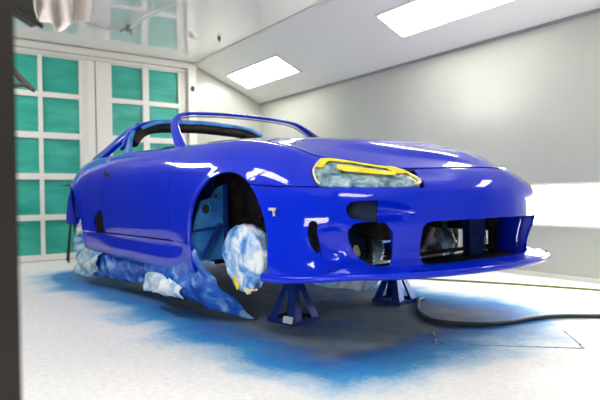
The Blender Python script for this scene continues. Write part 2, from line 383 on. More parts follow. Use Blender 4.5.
# flare round the wheel arches
def archd(cx,cz,r):
    return np.hypot((G[...,0]-cx),(Z_-cz)*1.03)-r
for cx,cz,r in ((-.035,.33,.345),(-2.55,.33,.36)):
    a=archd(cx,cz,r);fl=.008*np.exp(-((a-.0)/.03)**2)*(KK<5.2);G=G+nrm*fl[...,None]
du=np.gradient(G,axis=0);dv=np.gradient(G,axis=1);n2=np.cross(dv,du);n2/=np.linalg.norm(n2,axis=2)[...,None]+1e-12
if (n2[len(s_)//4,30]@np.array([0,-1,0]))<0:n2=-n2
nrm=n2
ATT=np.concatenate([G,SS[...,None],KK[...,None],nrm],2).reshape(-1,8)
NS,NKK=len(s_),len(k_)
QU=np.array([(i*NKK+j,(i+1)*NKK+j,(i+1)*NKK+j+1,i*NKK+j+1) for i in range(NS-1) for j in range(NKK-1)])
CEN=ATT[QU].mean(1)
def clip(V,F,g):
    """keep the part where g(V)>=0, cutting faces along the zero line"""
    val=g(V);val=np.where(np.abs(val)<1e-7,1e-7,val);V=[tuple(v) for v in V];out=[];cut={}
    def cv(a,b):
        key=(a,b) if a<b else (b,a)
        if key not in cut:
            t=val[a]/(val[a]-val[b]);cut[key]=len(V);V.append(tuple(p+(q-p)*t for p,q in zip(V[a],V[b])))
        return cut[key]
    for f in F:
        w=[val[i]>0 for i in f]
        if all(w):out.append(tuple(f));continue
        if not any(w):continue
        n=[]
        for i in range(len(f)):
            a,b=f[i],f[(i+1)%len(f)]
            if val[a]>0:n.append(a)
            if (val[a]>0)!=(val[b]>0):n.append(cv(a,b))
        if len(n)>2:out.append(tuple(n))
    return np.array(V),out
def panel(name,gs,m,parent,pre=None,th=.012,depth=0,fn=None,label=None,angle=38):
    F=QU if pre is None else QU[pre(CEN)]
    V=ATT
    used=np.unique(F);mp=-np.ones(len(V),int);mp[used]=np.arange(len(used));V=V[used];F=[tuple(mp[list(f)]) for f in F]
    for g in gs:V,F=clip(V,F,g)
    used=sorted({i for f in F for i in f});mp={u:i for i,u in enumerate(used)};V=V[used];F=[tuple(mp[i] for i in f) for f in F]
    P=V[:,:3].copy();Nn=V[:,5:8];Nn=Nn/(np.linalg.norm(Nn,axis=1)[:,None]+1e-12)
    if fn is not None:P=fn(P,V,Nn)
    P=P-Nn*depth
    n=len(P);I=P-Nn*th
    ec={}
    for f in F:
        for i in range(len(f)):
            a,b=f[i],f[(i+1)%len(f)];ec[(a,b)]=1
    rim=[(a,b) for (a,b) in ec if (b,a) not in ec]
    faces=list(F)+[tuple(n+i for i in f[::-1]) for f in F]+[(b,a,n+a,n+b) for a,b in rim]
    o=link(name,np.concatenate([P,I]),faces,m,parent,angle)
    bm=bmesh.new();bm.from_mesh(o.data);bmesh.ops.recalc_face_normals(bm,faces=bm.faces);bm.to_mesh(o.data);bm.free()
    if label:o['label']=label
    return o
x_=lambda V:V[:,0]
y_=lambda V:V[:,1]
z_=lambda V:V[:,2]
as_=lambda V:np.abs(V[:,3])
kk_=lambda V:V[:,4]
KH_S=[0,.09,.18,.33,.54,.66,.81,.93,1.15,1.5,2.0,2.3,4.6];KH_K=[7.15,7.05,6.7,6.35,6.2,6.45,6.7,6.5,6.4,6.5,6.6,6.6,6.6]
kh=lambda V:np.interp(as_(V),KH_S,KH_K)
hood_line=lambda V:(kk_(V)-kh(V))*KS
def arch(cx,cz,rx,rz):
    return lambda V:(np.hypot((x_(V)-cx)/rx,(z_(V)-cz)/rz)-1)*rx
farch=arch(-.035,.33,.353,.342);rarch=arch(-2.55,.33,.36,.345)
under=lambda V:np.where(z_(V)<.33,np.abs(x_(V)+.035)-.352+(.33-z_(V))*.30,9)   # arch legs run down to the sill
def farch2(V):
    a=farch(V);return np.where(z_(V)<.33,np.where(x_(V)>-.035,x_(V)-.318,-.388-x_(V)),a)
HL=rnd([(.930,5.35),(.945,4.75),(.925,4.12),(.90,4.03),(.70,4.03),(.50,4.06),(.475,4.30),(.49,5.2),(.54,6.06),(.60,6.30),(.66,6.38),(.81,6.62),(.90,6.42)],1)
hl=lambda V:sd([(a,b*KS) for a,b in HL],as_(V),kk_(V)*KS)
slot=rnd([(.80,.486),(.787,.522),(.70,.526),(.60,.522),(.53,.50),(.505,.468),(.53,.440),(.62,.434),(.73,.440),(.785,.452)],2)
slit=rnd([(.960,.375),(.953,.435),(.945,.443),(.912,.443),(.917,.375),(.900,.305),(.908,.295),(.94,.315)],1)
vent=rnd([(.79,.373),(.782,.415),(.75,.437),(.60,.437),(.598,.25),(.66,.247),(.72,.258),(.765,.30)],1)
mouth=rnd([(.475,.43),(.478,.35),(.475,.247),(.40,.245),(0,.250),(-.40,.245),(-.475,.247),(-.478,.35),(-.475,.43),(-.40,.435),(0,.440),(.40,.435)],1)
fs=lambda P:(lambda V:sd(P,as_(V),z_(V)))
fsm=lambda V:sd(mouth,V[:,3],z_(V))
car=empty('car',(0,0,LIFT),'glossy blue roofless sports car body masked for painting, standing on jack stands in the booth','car')
g=.0025
side=lambda sgn:(lambda C:C[:,3]*sgn>0)
# --- hood
def hoodfn(P,V,Nn):
    return P
hood=panel('hood',[lambda V:hood_line(V)-.006,lambda V:x_(V)+.50],M['blue'],car,pre=lambda C:(C[:,4]>5.8)&(C[:,0]>-.6),fn=hoodfn,depth=-.004)
panel('hood_gap_shade',[lambda V:.0065-np.abs(hood_line(V)),lambda V:.97-as_(V)],M['recess_dark'],car,pre=lambda C:(np.abs(C[:,3])<1.1)&(C[:,4]>5.5),th=.004,depth=.0025)  # dark strip added along the front gap to paint its shadow line
cowl=panel('cowl',[lambda V:-.508-x_(V),lambda V:x_(V)+.72,lambda V:kk_(V)-6.62],M['blue'],car,pre=lambda C:(C[:,4]>6.4)&(C[:,0]>-.8)&(C[:,0]<-.4))
for sg in (-1,1):
    sfx='' if sg<0 else ''
    pre=lambda C,sg=sg:(C[:,3]*sg>0)
    panel('fender',[lambda V:-hood_line(V)-g,lambda V:x_(V)+.665+g-.06*np.clip(z_(V)-.7,0,1),farch2,lambda V:np.maximum(kk_(V)-4.0-.03,(-.2-x_(V))*5)*KS,lambda V:as_(V)-.80,
          lambda V:-hl(V)-.004,lambda V:np.maximum(z_(V)-.302,-9+0*z_(V))],M['blue'],car,pre=lambda C,sg=sg:(C[:,3]*sg>.6)&(C[:,0]>-.8))
    panel('door',[lambda V:-.668-g-x_(V)+.06*np.clip(z_(V)-.7,0,1),lambda V:x_(V)+1.755,lambda V:z_(V)-.307,lambda V:6.62-kk_(V)],M['blue'],car,pre=lambda C,sg=sg:(C[:,3]*sg>0)&(C[:,0]<-.5)&(C[:,0]>-1.9)&(C[:,4]<7))
    duct=rnd([(-1.79,.475),(-1.845,.47),(-1.965,.40),(-1.955,.31),(-1.90,.285),(-1.78,.285),(-1.765,.33),(-1.77,.42)],1)
    panel('quarter_panel',[lambda V:-1.755-2*g-x_(V),rarch,lambda V:np.maximum(z_(V)-.302,(-2.2-x_(V))),lambda V:-sd(duct,x_(V),z_(V)),lambda V:np.maximum(6.62-kk_(V),(-2.80-x_(V))*1.0)],M['blue'],car,pre=lambda C,sg=sg:(C[:,3]*sg>=0)&(C[:,0]<-1.7))
    panel('side_skirt',[lambda V:.302-2*g-z_(V),lambda V:-.388-x_(V),lambda V:x_(V)+2.21,rarch,lambda V:kk_(V)-.02],M['blue'],car,pre=lambda C,sg=sg:(C[:,3]*sg>0)&(C[:,0]<-.3)&(C[:,0]>-2.3)&(C[:,4]<3),th=.02)
# --- bumper with its openings
panel('front_bumper',[lambda V:x_(V)+.0,farch2,lambda V:-hood_line(V)-g,lambda V:np.maximum(4.0-.03-kk_(V),(.470-as_(V))*8)*KS,lambda V:-hl(V)-.004,
      lambda V:-fs(slot)(V),lambda V:-fs(slit)(V),lambda V:-fs(vent)(V),lambda V:-fsm(V),lambda V:z_(V)-.222+.030*smooth((as_(V)-.72)/.42)],M['blue'],car,pre=lambda C:(C[:,0]>-.1)&(C[:,4]<7.6),th=.014)
# the dish inside each turn-signal slot (open at its outer end)
for sg in (-1,1):
    def dish(P,V,Nn):
        d=fs(slot)(V)+.004;return P-Nn*(.004+.045*np.sqrt(np.clip(d/.035,0,1))*smooth((as_(V)-.49)/.08))[:,None]
    panel('signal_recess',[lambda V:fs(slot)(V)+.004,lambda V:.665-as_(V)],M['blue'],car,pre=lambda C,sg=sg:(C[:,3]*sg>0)&(C[:,0]>.3)&(C[:,4]<4.5),th=.004,fn=dish)
    o=panel('signal_bracket',[lambda V:fs(slot)(V)+.004,lambda V:as_(V)-.668],M['plate'],car,pre=lambda C,sg=sg:(C[:,3]*sg>0)&(C[:,0]>.3)&(C[:,4]<4.5),th=.004,depth=.055)
# headlights: masked lamp (film + tape)
def lampfn(P,V,Nn):
    r=np.array([noise.noise(Vector(p)*38)*.5+noise.noise(Vector(p)*90)*.3 for p in P]);d=hl(V)
    return P+Nn*(.004*smooth(d/.03)+.006*r*smooth(d/.02))[:,None]
for sg in (-1,1):
    pre=lambda C,sg=sg:(C[:,3]*sg>.3)&(C[:,0]>.2)&(C[:,4]>3.5)&(C[:,4]<7)
    h=panel('headlight',[lambda V:hl(V)-.003],M['film_lamp'],car,pre=pre,th=.03,depth=.006,fn=lampfn,label='masked headlight under crinkled clear film',angle=180)
    tn=lambda V:np.array([noise.noise(Vector((a*14,b*4,3)))*.012+noise.noise(Vector((a*60,b*9,1)))*.004 for a,b in zip(V[:,3],V[:,4])])
    def tp(name,gs,m,lift,lab):
        panel(name,[lambda V:hl(V)-.0+.0]+gs,m,h,pre=pre,th=.003,depth=-lift+.0,label=lab,angle=180)
    # yellow band along the upper edge, thicker at the outer corner
    tp('masking_tape',[lambda V:np.minimum(.026+.016*smooth((as_(V)-.74)/.1)-.010*smooth((.62-as_(V))/.1)-hl(V)+tn(V)*.7,(kk_(V)-(5.15))*KS+tn(V)+.10*smooth((.60-as_(V))/.12))],M['tape'],.006,'yellow tape band along the lamp edge')
    tp('masking_tape',[lambda V:.010-hl(V)+tn(V)*.3,lambda V:as_(V)-.905],M['tapep'],.0085,'pale tape at the outer end of the lamp')
    tp('masking_tape',[lambda V:.012-hl(V)+tn(V)*.3,lambda V:.515-as_(V)],M['tapep'],.0085,'pale tape at the inner end of the lamp')
    tp('masking_tape',[lambda V:sd([(.83,5.15*KS),(.83,5.6*KS),(.74,5.62*KS),(.60,5.5*KS),(.575,5.42*KS),(.575,4.98*KS),(.72,5.02*KS),(.80,4.98*KS)],as_(V),kk_(V)*KS)+tn(V)*.3],M['tape'],.012,'yellow tape strip across the middle of the lamp')
    tp('masking_tape',[lambda V:sd([(.60,6.4*KS),(.52,5.95*KS),(.50,5.5*KS),(.535,5.35*KS),(.575,5.35*KS),(.60,5.75*KS)],as_(V),kk_(V)*KS)+tn(V)*.4],M['tape'],.010,'yellow tape patch at the lamp inner corner')
# front lip spoiler: rounded blade round the lower edge of the bumper
lipc=[];lw=[];ups=[]
sl=np.concatenate([-np.linspace(1.20,0,34),np.linspace(0,1.20,34)[1:]])
k0=int(np.argmin(np.abs(k_-.75)))
GP=[]
for s in sl:
    i=int(np.argmin(np.abs(s_-s)));p=G0[i,k0];n=nrm0[i,k0].copy();n[2]=0;n/=np.linalg.norm(n)
    a=abs(s);out=.034*smooth((1.20-a)/.35)
    GP.append((p,n,out,a))
v=[];f=[]
prof=[(-.062,.016),(-.045,.016),(-.030,.013),(.0,.010),(.40,.006),(.80,.003),(.95,-.001),(1.0,-.009),(.97,-.017),(.80,-.024),(.3,-.027),(-.07,-.027)]
for (p,n,out,a) in GP:
    for (q,zz) in prof:
        if q>0:off=q*(out+.012)
        else:off=q
        zs_=.243-.014*smooth((a-.1)/.6)-.030*smooth((a-.72)/.42)
        v.append((p[0]+n[0]*off,p[1]+n[1]*off,zs_+zz-.0))
K=len(prof)
for i in range(len(GP)-1):
    for j in range(K):f.append((i*K+j,i*K+(j+1)%K,(i+1)*K+(j+1)%K,(i+1)*K+j))
f.append(tuple(range(K)));f.append(tuple(range((len(GP)-1)*K,len(GP)*K))[::-1])
o=link('front_lip',v,f,M['blue'],car,50)
bm=bmesh.new();bm.from_mesh(o.data);bmesh.ops.recalc_face_normals(bm,faces=bm.faces);bm.to_mesh(o.data);bm.free()
# duct walls behind the bumper mouth and vents
def wallstrip(name,pts,z0,z1,m,th=.006,parent=car):
    mb=MB()
    P=curve(pts,14)
    for a,b in zip(P[:-1],P[1:]):
        za0,za1=(z0(a[0]),z1(a[0])) if callable(z0) else (z0,z1);zb0,zb1=(z0(b[0]),z1(b[0])) if callable(z0) else (z0,z1)
        d=np.array([b[0]-a[0],b[1]-a[1]]);d/=np.linalg.norm(d);n=np.array([-d[1],d[0]])*th
        mb.hull8([(a[0],a[1],za0),(b[0],b[1],zb0),(b[0]+n[0],b[1]+n[1],zb0),(a[0]+n[0],a[1]+n[1],za0),(a[0],a[1],za1),(b[0],b[1],zb1),(b[0]+n[0],b[1]+n[1],zb1),(a[0]+n[0],a[1]+n[1],za1)])
    return mb.build(name,m,parent)
for sg in (-1,1):
    i0=int(np.argmin(np.abs(s_-sg*.480)));v=[];f=[];js=[j for j in range(len(k_)) if G[i0,j,2]>.20 and G[i0,j,2]<.45]
    for j in js:
        a=G[i0,j]-nrm[i0,j]*.010;b=np.array([.63,sg*.43,a[2]])
        for t in (0,.33,.66,1):
            p=a*(1-t)+b*t;p[1]+=sg*-.012*math.sin(t*math.pi);v.append(tuple(p))
    for a in range(len(js)-1):
        for b in range(3):f.append((a*4+b,a*4+b+1,a*4+b+5,a*4+b+4))
    o=link('duct_wall',v,f,M['blue'],car,60);md=o.modifiers.new('t','SOLIDIFY');md.thickness=.006
jz=int(np.argmin(np.abs(G[len(s_)//2,:40,2]-.236)));fr=[]
for sv in np.linspace(-.86,.86,41):
    i0=int(np.argmin(np.abs(s_-sv)));p=G[i0,jz]-nrm[i0,jz]*.016;fr.append((float(p[0]),float(p[1])))
mb=MB();n_=len(fr);v=[(a,b,.236) for a,b in fr]+[(.52 if abs(b)<.6 else a-.02,b,.226) for a,b in fr]
v+=[(a,b,c-.006) for a,b,c in v]
f=[(q,q+1,n_+q+1,n_+q) for q in range(n_-1)]+[(2*n_+q,3*n_+q,3*n_+q+1,2*n_+q+1) for q in range(n_-1)]+[(q,2*n_+q,2*n_+q+1,q+1) for q in range(n_-1)]+[(n_+q,n_+q+1,3*n_+q+1,3*n_+q) for q in range(n_-1)]
mb.add(v,f)
mb.build('undertray',M['dark'],car)
mb=MB();mb.bar((.60,-.44,.262),(.60,.46,.262),.025,.016);mb.bar((.62,-.50,.47),(.62,.50,.47),.06,.05)
mb.build('crossmember',M['dark'],car)
# upright brackets of the bumper reinforcement
for yc,w in ((.225,.125),(-.225,.12)):
    mb=MB()
    if yc>0:
        mb.hull8([(.62,yc-.055,.21),(.62,yc+.055,.21),(.635,yc+.055,.21),(.635,yc-.055,.21),(.62,yc-.055,.46),(.62,yc+.09,.46),(.635,yc+.09,.46),(.635,yc-.055,.46)])
        mb.bar((.60,yc-.05,.21),(.60,yc-.05,.46),.03,.012,(1,0,0)).bar((.605,yc+.05,.21),(.605,yc+.085,.46),.02,.012,(1,0,0))
        for zz in (.28,.34,.42):mb.tube([(.634,yc,zz),(.640,yc,zz)],.008,8)
        mb.build('bumper_bracket',M['bluein'],car)
mb=MB();mb.bar((.62,.405,.21),(.62,.405,.46),.055,.03,(1,0,0));mb.build('bumper_bracket',M['dark'],car)
mb=MB();mb.bar((.45,-.40,.24),(.45,-.40,.46),.02,.05,(1,0,0)).bar((.45,-.40,.45),(.62,-.40,.46),.03,.02);mb.build('bumper_bracket',M['dark'],car)
# masked oddments behind the outer openings
for sg in (-1,1):
    mb=MB();mb.hull8([(.46,sg*.37,.20),(.46,sg*.60,.20),(.452,sg*.60,.20),(.452,sg*.37,.20),(.47,sg*.385,.43),(.47,sg*.56,.43),(.462,sg*.56,.43),(.462,sg*.385,.43)])
    pl_=mb.build('mounting_plate',M['plate'],car)
    for (a,b) in ((.42,.40),(.52,.40),(.42,.33),(.53,.34),(.42,.27)):MB().tube([(.462+(b-.2)*.043,sg*a,b),(.472+(b-.2)*.043,sg*a,b)],.007,10).build('bolt',M['dark'],pl_,60)
    MB().tube([(.485,sg*.53,.25),(.49,sg*.51,.285),(.48,sg*.50,.315)],[.016,.022,.010],8).build('masking_tape',M['tapep'],pl_,60)
    MB().tube([(.40,sg*.30,.235),(.41,sg*.30,.27),(.40,sg*.285,.31),(.38,sg*.28,.33)],[.03,.045,.038,.015],10).build('masking_film',M['film_lamp'],car,60)
    MB().tube([(.38,sg*.34,.24),(.36,sg*.335,.33),(.36,sg*.33,.42)],[.02,.016,.02],8).build('wiring_loom',M['grime'],car,60)
    MB().tube([(.44,sg*.745,.24),(.43,sg*.75,.33),(.41,sg*.745,.43)],[.025,.02,.024],8).build('wiring_loom',M['grime'],car,60)
# windshield frame
up0=(0.25,0,1)
ptsW=[(-.70,-.715,.79),(-.80,-.70,.825),(-.90,-.675,.885),(-1.02,-.64,.965),(-1.13,-.595,1.050),(-1.195,-.525,1.118),(-1.21,-.38,1.146),(-1.215,0,1.160),(-1.21,.38,1.146),(-1.195,.525,1.118),(-1.13,.595,1.050),(-1.02,.64,.965),(-.90,.675,.885),(-.80,.70,.825),(-.70,.715,.79)]
upW=[(0,-1,.7)]*4+[(0,-.9,.8),(.1,-.3,1),(.2,0,1),(.2,0,1),(.2,0,1),(.1,.3,1),(0,.9,.8)]+[(0,1,.7)]*4
wf=sweep(ptsW,upW,[.085,.08,.075,.068,.06,.055,.05,.05,.05,.055,.06,.068,.075,.08,.085],[.035,.032,.03,.028,.026,.024,.024,.024,.024,.024,.026,.028,.03,.032,.035],M['blue'],'windshield_frame',car,90)
ins=[(p[0]-.012,p[1]*.965,p[2]-.020) for p in ptsW[2:-2]]
sweep(ins,upW[2:-2],.014,.010,M['bluelight'],'seal_channel',wf,80)
mb=MB();mb.bar((-1.10,.575,1.045),(-1.05,.595,1.005),.03,.022);mb.build('roof_latch',M['dark'],wf)
# targa hoop and its pillars
ptsH=[(-1.72,-.745,.84),(-1.80,-.70,.93),(-1.84,-.645,1.02),(-1.86,-.575,1.10),(-1.865,-.46,1.148),(-1.87,-.25,1.168),(-1.87,0,1.176),(-1.87,.25,1.168),(-1.865,.46,1.148),(-1.86,.575,1.10),(-1.84,.645,1.02),(-1.80,.70,.93),(-1.72,.745,.84)]
upH=[(0,-1,.3),(0,-1,.45),(0,-1,.6),(0,-.8,.9),(0,-.2,1),(0,0,1),(0,0,1),(0,0,1),(0,.2,1),(0,.8,.9),(0,1,.6),(0,1,.45),(0,1,.3)]
hp=sweep(ptsH[1:-1],upH[1:-1],[.06,.07,.12,.20,.21,.21,.21,.20,.12,.07,.06],.026,M['blue'],'roof_hoop',car,90)
ins=[(p[0]+.03,p[1]*.955,p[2]-.048) for p in ptsH[2:-2]]
sweep(ins,upH[2:-2],[.09,.10,.13,.14,.14,.14,.13,.10,.09],.075,M['dark'],'hoop_lining',hp,80)
ins=[(p[0]+.105,p[1]*.975,p[2]-.012) for p in ptsH[3:-3]]
sweep(ins,upH[3:-3],.02,.03,M['bluelight'],'seal_channel',hp,80)
for sg in (-1,1):
    # sail pillar sweeping down to the rear deck, with the small quarter window between it and the upright
    sweep([(-1.90,sg*.535,1.112),(-2.00,sg*.585,1.060),(-2.12,sg*.635,.990),(-2.28,sg*.675,.915),(-2.50,sg*.69,.860)],[(0,sg*.9,.6)]*5,[.10,.12,.13,.14,.16],.045,M['blue'],'rear_pillar',car,40)
    sweep([(-1.66,sg*.715,.865),(-1.70,sg*.69,.92),(-1.77,sg*.65,1.00),(-1.83,sg*.60,1.065)],(0,sg*1,.4),[.07,.06,.05,.05],.03,M['bluelight'],'window_post',car,30)
# rear hatch surround and tail
sweep([(-2.60,-.60,.865),(-2.85,-.55,.888),(-3.0,-.42,.905),(-3.04,0,.925),(-3.0,.42,.905),(-2.85,.55,.888),(-2.60,.60,.865)],(0,0,1),.10,.03,M['blue'],'hatch_surround',car,40)
loop=ST[0];v=[];
rows=[[(p[0],-p[1],p[2]) for p in loop]+[(p[0],p[1],p[2]) for p in loop[:-1][::-1]]]
v=[];f=[]
for k,(dx,sc) in enumerate(((0,1),(-.035,.97),(-.055,.9))):
    for p in rows[0]:v.append((p[0]+dx,p[1]*sc,.58+(p[2]-.58)*sc))
n=len(rows[0])
for k in range(2):
    for i in range(n-1):f.append((k*n+i,k*n+i+1,(k+1)*n+i+1,(k+1)*n+i))
    f.append((k*n+n-1,k*n,(k+1)*n,(k+1)*n+n-1))
f.append(tuple(range(2*n,3*n)))
link('tail_panel',v,f,M['blue'],car,50)
# ---- inner structure
def tub(name,m,prof,x0,x1,nx=2):
    v=[];f=[];n=len(prof)
    for i in range(nx+1):
        x=x0+(x1-x0)*i/nx
        for y,z in prof:v.append((x,y,z))
    for i in range(nx):
        for j in range(n-1):f.append((i*n+j,i*n+j+1,(i+1)*n+j+1,(i+1)*n+j))
    o=link(name,v,f,m,car);md=o.modifiers.new('thick','SOLIDIFY');md.thickness=.01;md.offset=0;return o
tub('floor_pan',M['bluein'],[(-.70,.84),(-.71,.55),(-.72,.20),(-.60,.165),(-.16,.165),(-.12,.30),(.12,.30),(.16,.165),(.60,.165),(.72,.20),(.71,.55),(.70,.84)],-1.90,-.44)
tub('rear_floor',M['dark'],[(-.55,.80),(-.56,.40),(-.50,.30),(.50,.30),(.56,.40),(.55,.80)],-3.38,-1.91)
mb=MB();mb.box((-.455,-.70,.17),(-.44,.70,.86));mb.build('firewall',M['dark'],car)
mb=MB();mb.box((-.86,-.66,.70),(-.60,.66,.84));mb.hull8([(-.86,-.66,.62),(-.60,-.66,.62),(-.60,.66,.62),(-.86,.66,.62),(-.86,-.66,.70),(-.60,-.66,.70),(-.60,.66,.70),(-.86,.66,.70)]);mb.build('dash_crossbeam',M['dark'],car)
for sg in (-1,1):
    Y=lambda v:sg*v
    # inner apron above the wheel and longitudinal rail
    v=[];f=[];nn=10
    for i in range(nn+1):
        x=-.44+1.02*i/nn
        for j,(y,z) in enumerate(((.50,.43),(.51,.55),(.55,.66),(.60,.74),(.66,.775 if x<.1 else .775-.14*(x-.1)/.48))):
            yy=y if x<.35 else y-(x-.35)*.5
            v.append((x,Y(yy),z if x<.35 else z-(x-.35)*.25))
    for i in range(nn):
        for j in range(4):f.append((i*5+j,i*5+j+1,(i+1)*5+j+1,(i+1)*5+j))
    o=link('inner_apron',v,f,M['dark'],car,50);md=o.modifiers.new('t','SOLIDIFY');md.thickness=.008
    sweep([(-.44,Y(.43),.30),(-.2,Y(.43),.36),(.2,Y(.43),.39),(.60,Y(.42),.39)],(0,0,1),.07,.10,M['dark'],'frame_rail',car,24)
    sweep([(-.44,Y(.43),.26),(-.30,Y(.42),.19),(-.15,Y(.405),.175),(-.03,Y(.40),.175),(.10,Y(.40),.20),(.20,Y(.41),.36)],(0,0,1),.09,.05,M['dark'],'subframe',car,24)
    # closing panel behind the wheel, facing forward, with two round holes
    out=[(.645,.62),(.70,.60),(.735,.545),(.80,.53),(.835,.43),(.86,.33),(.86,.20),(.62,.20),(.655,.36),(.645,.45)]
    v=[(-.415,Y(a),b) for a,b in out];nn=len(v);v+=[(-.43,Y(a),b) for a,b in out]
    f=[tuple(range(nn)),tuple(range(nn,2*nn))[::-1]]+[(i,(i+1)%nn,nn+(i+1)%nn,nn+i) for i in range(nn)]
    bk=link('wheel_well_panel',v,f,M['bluelight'],car)
    for (a,b,r) in ((.775,.485,.030),(.712,.555,.020)):
        mb=MB();ring=[(-.405,Y(a)+r*math.cos(t*math.pi/10),b+r*1.05*math.sin(t*math.pi/10)) for t in range(21)]
        mb.tube(ring,.005,6,False).build('access_hole_rim',M['bluelight'],bk,60)
        MB().tube([(-.413,Y(a),b),(-.409,Y(a),b)],r*.96,18).build('access_hole',M['recess_dark'],bk)
    mb=MB();mb.bar((-.38,Y(.70),.40),(-.36,Y(.83),.22),.012,.03,(1,0,0)).bar((-.39,Y(.66),.62),(-.38,Y(.665),.22),.02,.02,(1,0,0)).bar((-.40,Y(.66),.385),(-.40,Y(.86),.365),.012,.02,(1,0,0))
    mb.build('brace',M['bluein'],bk)
    # strut, arms, hub, wrapped disc
    hx,hy,hz=-.03,Y(.76),.25
    st=MB().tube([(hx,Y(.66),.30),(hx-.02,Y(.60),.52),(hx-.03,Y(.57),.70)],[.028,.03,.045],14)
    for k in range(6):
        t=k/6;zc=.50+.16*t;ring=[(hx-.02-.01*t+.052*math.cos(a*math.pi/8),Y(.605-.03*t)+.052*math.sin(a*math.pi/8),zc+a*.0017) for a in range(17)];st.tube(ring,.008,6,False)
    st.build('strut',M['dark'],car,60)
    mb=MB().tube([(hx,Y(.70),.19),(-.02,Y(.42),.19)],.02,10).tube([(hx,Y(.70),.19),(.20,Y(.44),.20)],.018,10).tube([(hx,Y(.68),.42),(-.10,Y(.50),.50)],.016,10).tube([(hx+.05,Y(.70),.36),(.10,Y(.5),.45)],.012,8)
    mb.build('suspension_arm',M['dark'],car,60)
    hub=MB().tube([(hx,Y(.62),hz),(hx,Y(.70),hz),(hx,Y(.705),hz),(hx,Y(.735),hz)],[.06,.06,.145,.145],28).build('brake_disc',M['metal'],car,40)
    # crumpled bag round the disc
    def bag(cx,cy,cz,rx,ry,rz,seed,tail,nu=72,nv=44):
        v=[];f=[]
        for i in range(nv+1):
            th=math.pi*i/nv
            for j in range(nu):
                ph=2*math.pi*j/nu;d=Vector((math.sin(th)*math.cos(ph),math.cos(th),math.sin(th)*math.sin(ph)))
                w=0
                for sc,am in ((2.2,.10),(5,.08),(11,.05)):
                    q=noise.voronoi(d*sc+Vector((seed,seed*2,0)))[0];w+=am*(q[1]-q[0])
                w+=.05*noise.noise(d*3+Vector((seed,0,0)))
                rr=.93+w
                zz=d.z*rz*rr
                if d.z<-.2:zz-=tail*(max(0,-d.z-.2))**2*(1 if abs(d.x)<.6 else .5)
                e=abs(d.y)**.55*np.sign(d.y)
                v.append((cx+d.x*rx*rr*(1-.0*max(0,-d.z)),cy+e*ry*(.8+w*1.6),cz+zz))
        for i in range(nv):
            for j in range(nu):f.append((i*nu+j,i*nu+(j+1)%nu,(i+1)*nu+(j+1)%nu,(i+1)*nu+j))
        return v,f
    v,f=bag(-.045,Y(.755),.262,.185,.060,.150,2.0 if sg<0 else 5.3,.07)
    link('plastic_bag',v,f,M['film_bag'] if sg<0 else M['film_lamp'],hub,180)
    mb=MB();mb.hull8([(-.10,Y(.80),.14),(-.05,Y(.81),.085),(-.04,Y(.812),.10),(-.09,Y(.806),.155),(-.10,Y(.796),.14),(-.05,Y(.80),.085),(-.04,Y(.80),.10),(-.09,Y(.796),.155)]);mb.build('masking_tape',M['tape'],hub)
    mb=MB().tube([(.10,Y(.70),.40),(.135,Y(.74),.36),(.15,Y(.745),.28),(.14,Y(.74),.19),(.10,Y(.73),.13)],[.012,.02,.016,.018,.010],8);mb.build('brake_hose',M['grime'],hub,60)
    for (x1,z1,x2,z2) in ((.0,.10,.03,.075),(.05,.095,.085,.10)):
        MB().bar((x1,Y(.79),z1),(x2,Y(.79),z2),.01,.022,(0,1,0)).build('masking_tape',M['tapep'],hub)
    # wrapped rear hub
    hub=MB().tube([(-2.55,Y(.60),.24),(-2.55,Y(.70),.24),(-2.55,Y(.705),.24),(-2.55,Y(.73),.24)],[.06,.06,.15,.15],24).build('brake_disc',M['metal'],car,40)
    v,f=bag(-2.50,Y(.74),.17,.20,.10,.22,7.0,.06);link('plastic_bag',v,f,M['film_rear'],hub,180)
    # dark liners closing off the wheel wells
    v=[];f=[]
    for i in range(17):
        a=math.pi*i/16
        for y in (.80,.50):v.append((-2.55+.385*math.cos(a),Y(y),.33+.375*math.sin(a)))
    for i in range(16):f.append((2*i,2*i+1,2*i+3,2*i+2))
    o=link('wheel_liner',v,f,M['blue'],car,60);md=o.modifiers.new('t','SOLIDIFY');md.thickness=.006
    MB().box((-2.95,Y(.49),.22),(-2.15,Y(.50),.72)).build('inner_quarter',M['bluein'],car)
    # duct interior, handle recess, side marker socket
    MB().box((-2.10,Y(.80),.25),(-1.72,Y(.81),.50)).build('duct_backing',M['recess_dark'],car)  # plain dark sheet behind the duct opening
    i0=int(np.argmin(np.abs(s_-sg*1.115)));j0=int(np.argmin(np.abs(G[i0,:45,2]-.487)));p=Vector(G[i0,j0]);n=Vector(nrm[i0,j0]);t=Vector((0,0,1)).cross(n).normalized();
    if t.x<0:t=-t
    mb=MB();ring=[tuple(p+n*.002+t*.020*math.cos(a*math.pi/8)+Vector((0,0,.011*math.sin(a*math.pi/8)))) for a in range(16)]
    ring2=[tuple(Vector(q)+n*.003) for q in ring];mb.add(ring+ring2,[tuple(range(16,32)),tuple(range(16))[::-1]]+[(i,(i+1)%16,16+(i+1)%16,16+i) for i in range(16)])
    mk=mb.build('side_marker_socket',M['recess_dark'],car)
    mb=MB().bar(p-t*.026+n*.008+Vector((0,0,.004)),p+t*.012+n*.008+Vector((0,0,.004)),.008,.012).bar(p+t*.002+n*.009,p+t*.004+n*.009-Vector((0,0,.026)),.008,.010,n);mb.build('marker_clip',M['chrome'],mk)
    i0=int(np.argmin(np.abs(s_-sg*3.165)));j0=int(np.argmin(np.abs(G[i0,:55,2]-.716)));p=Vector(G[i0,j0]);n=Vector(nrm[i0,j0])
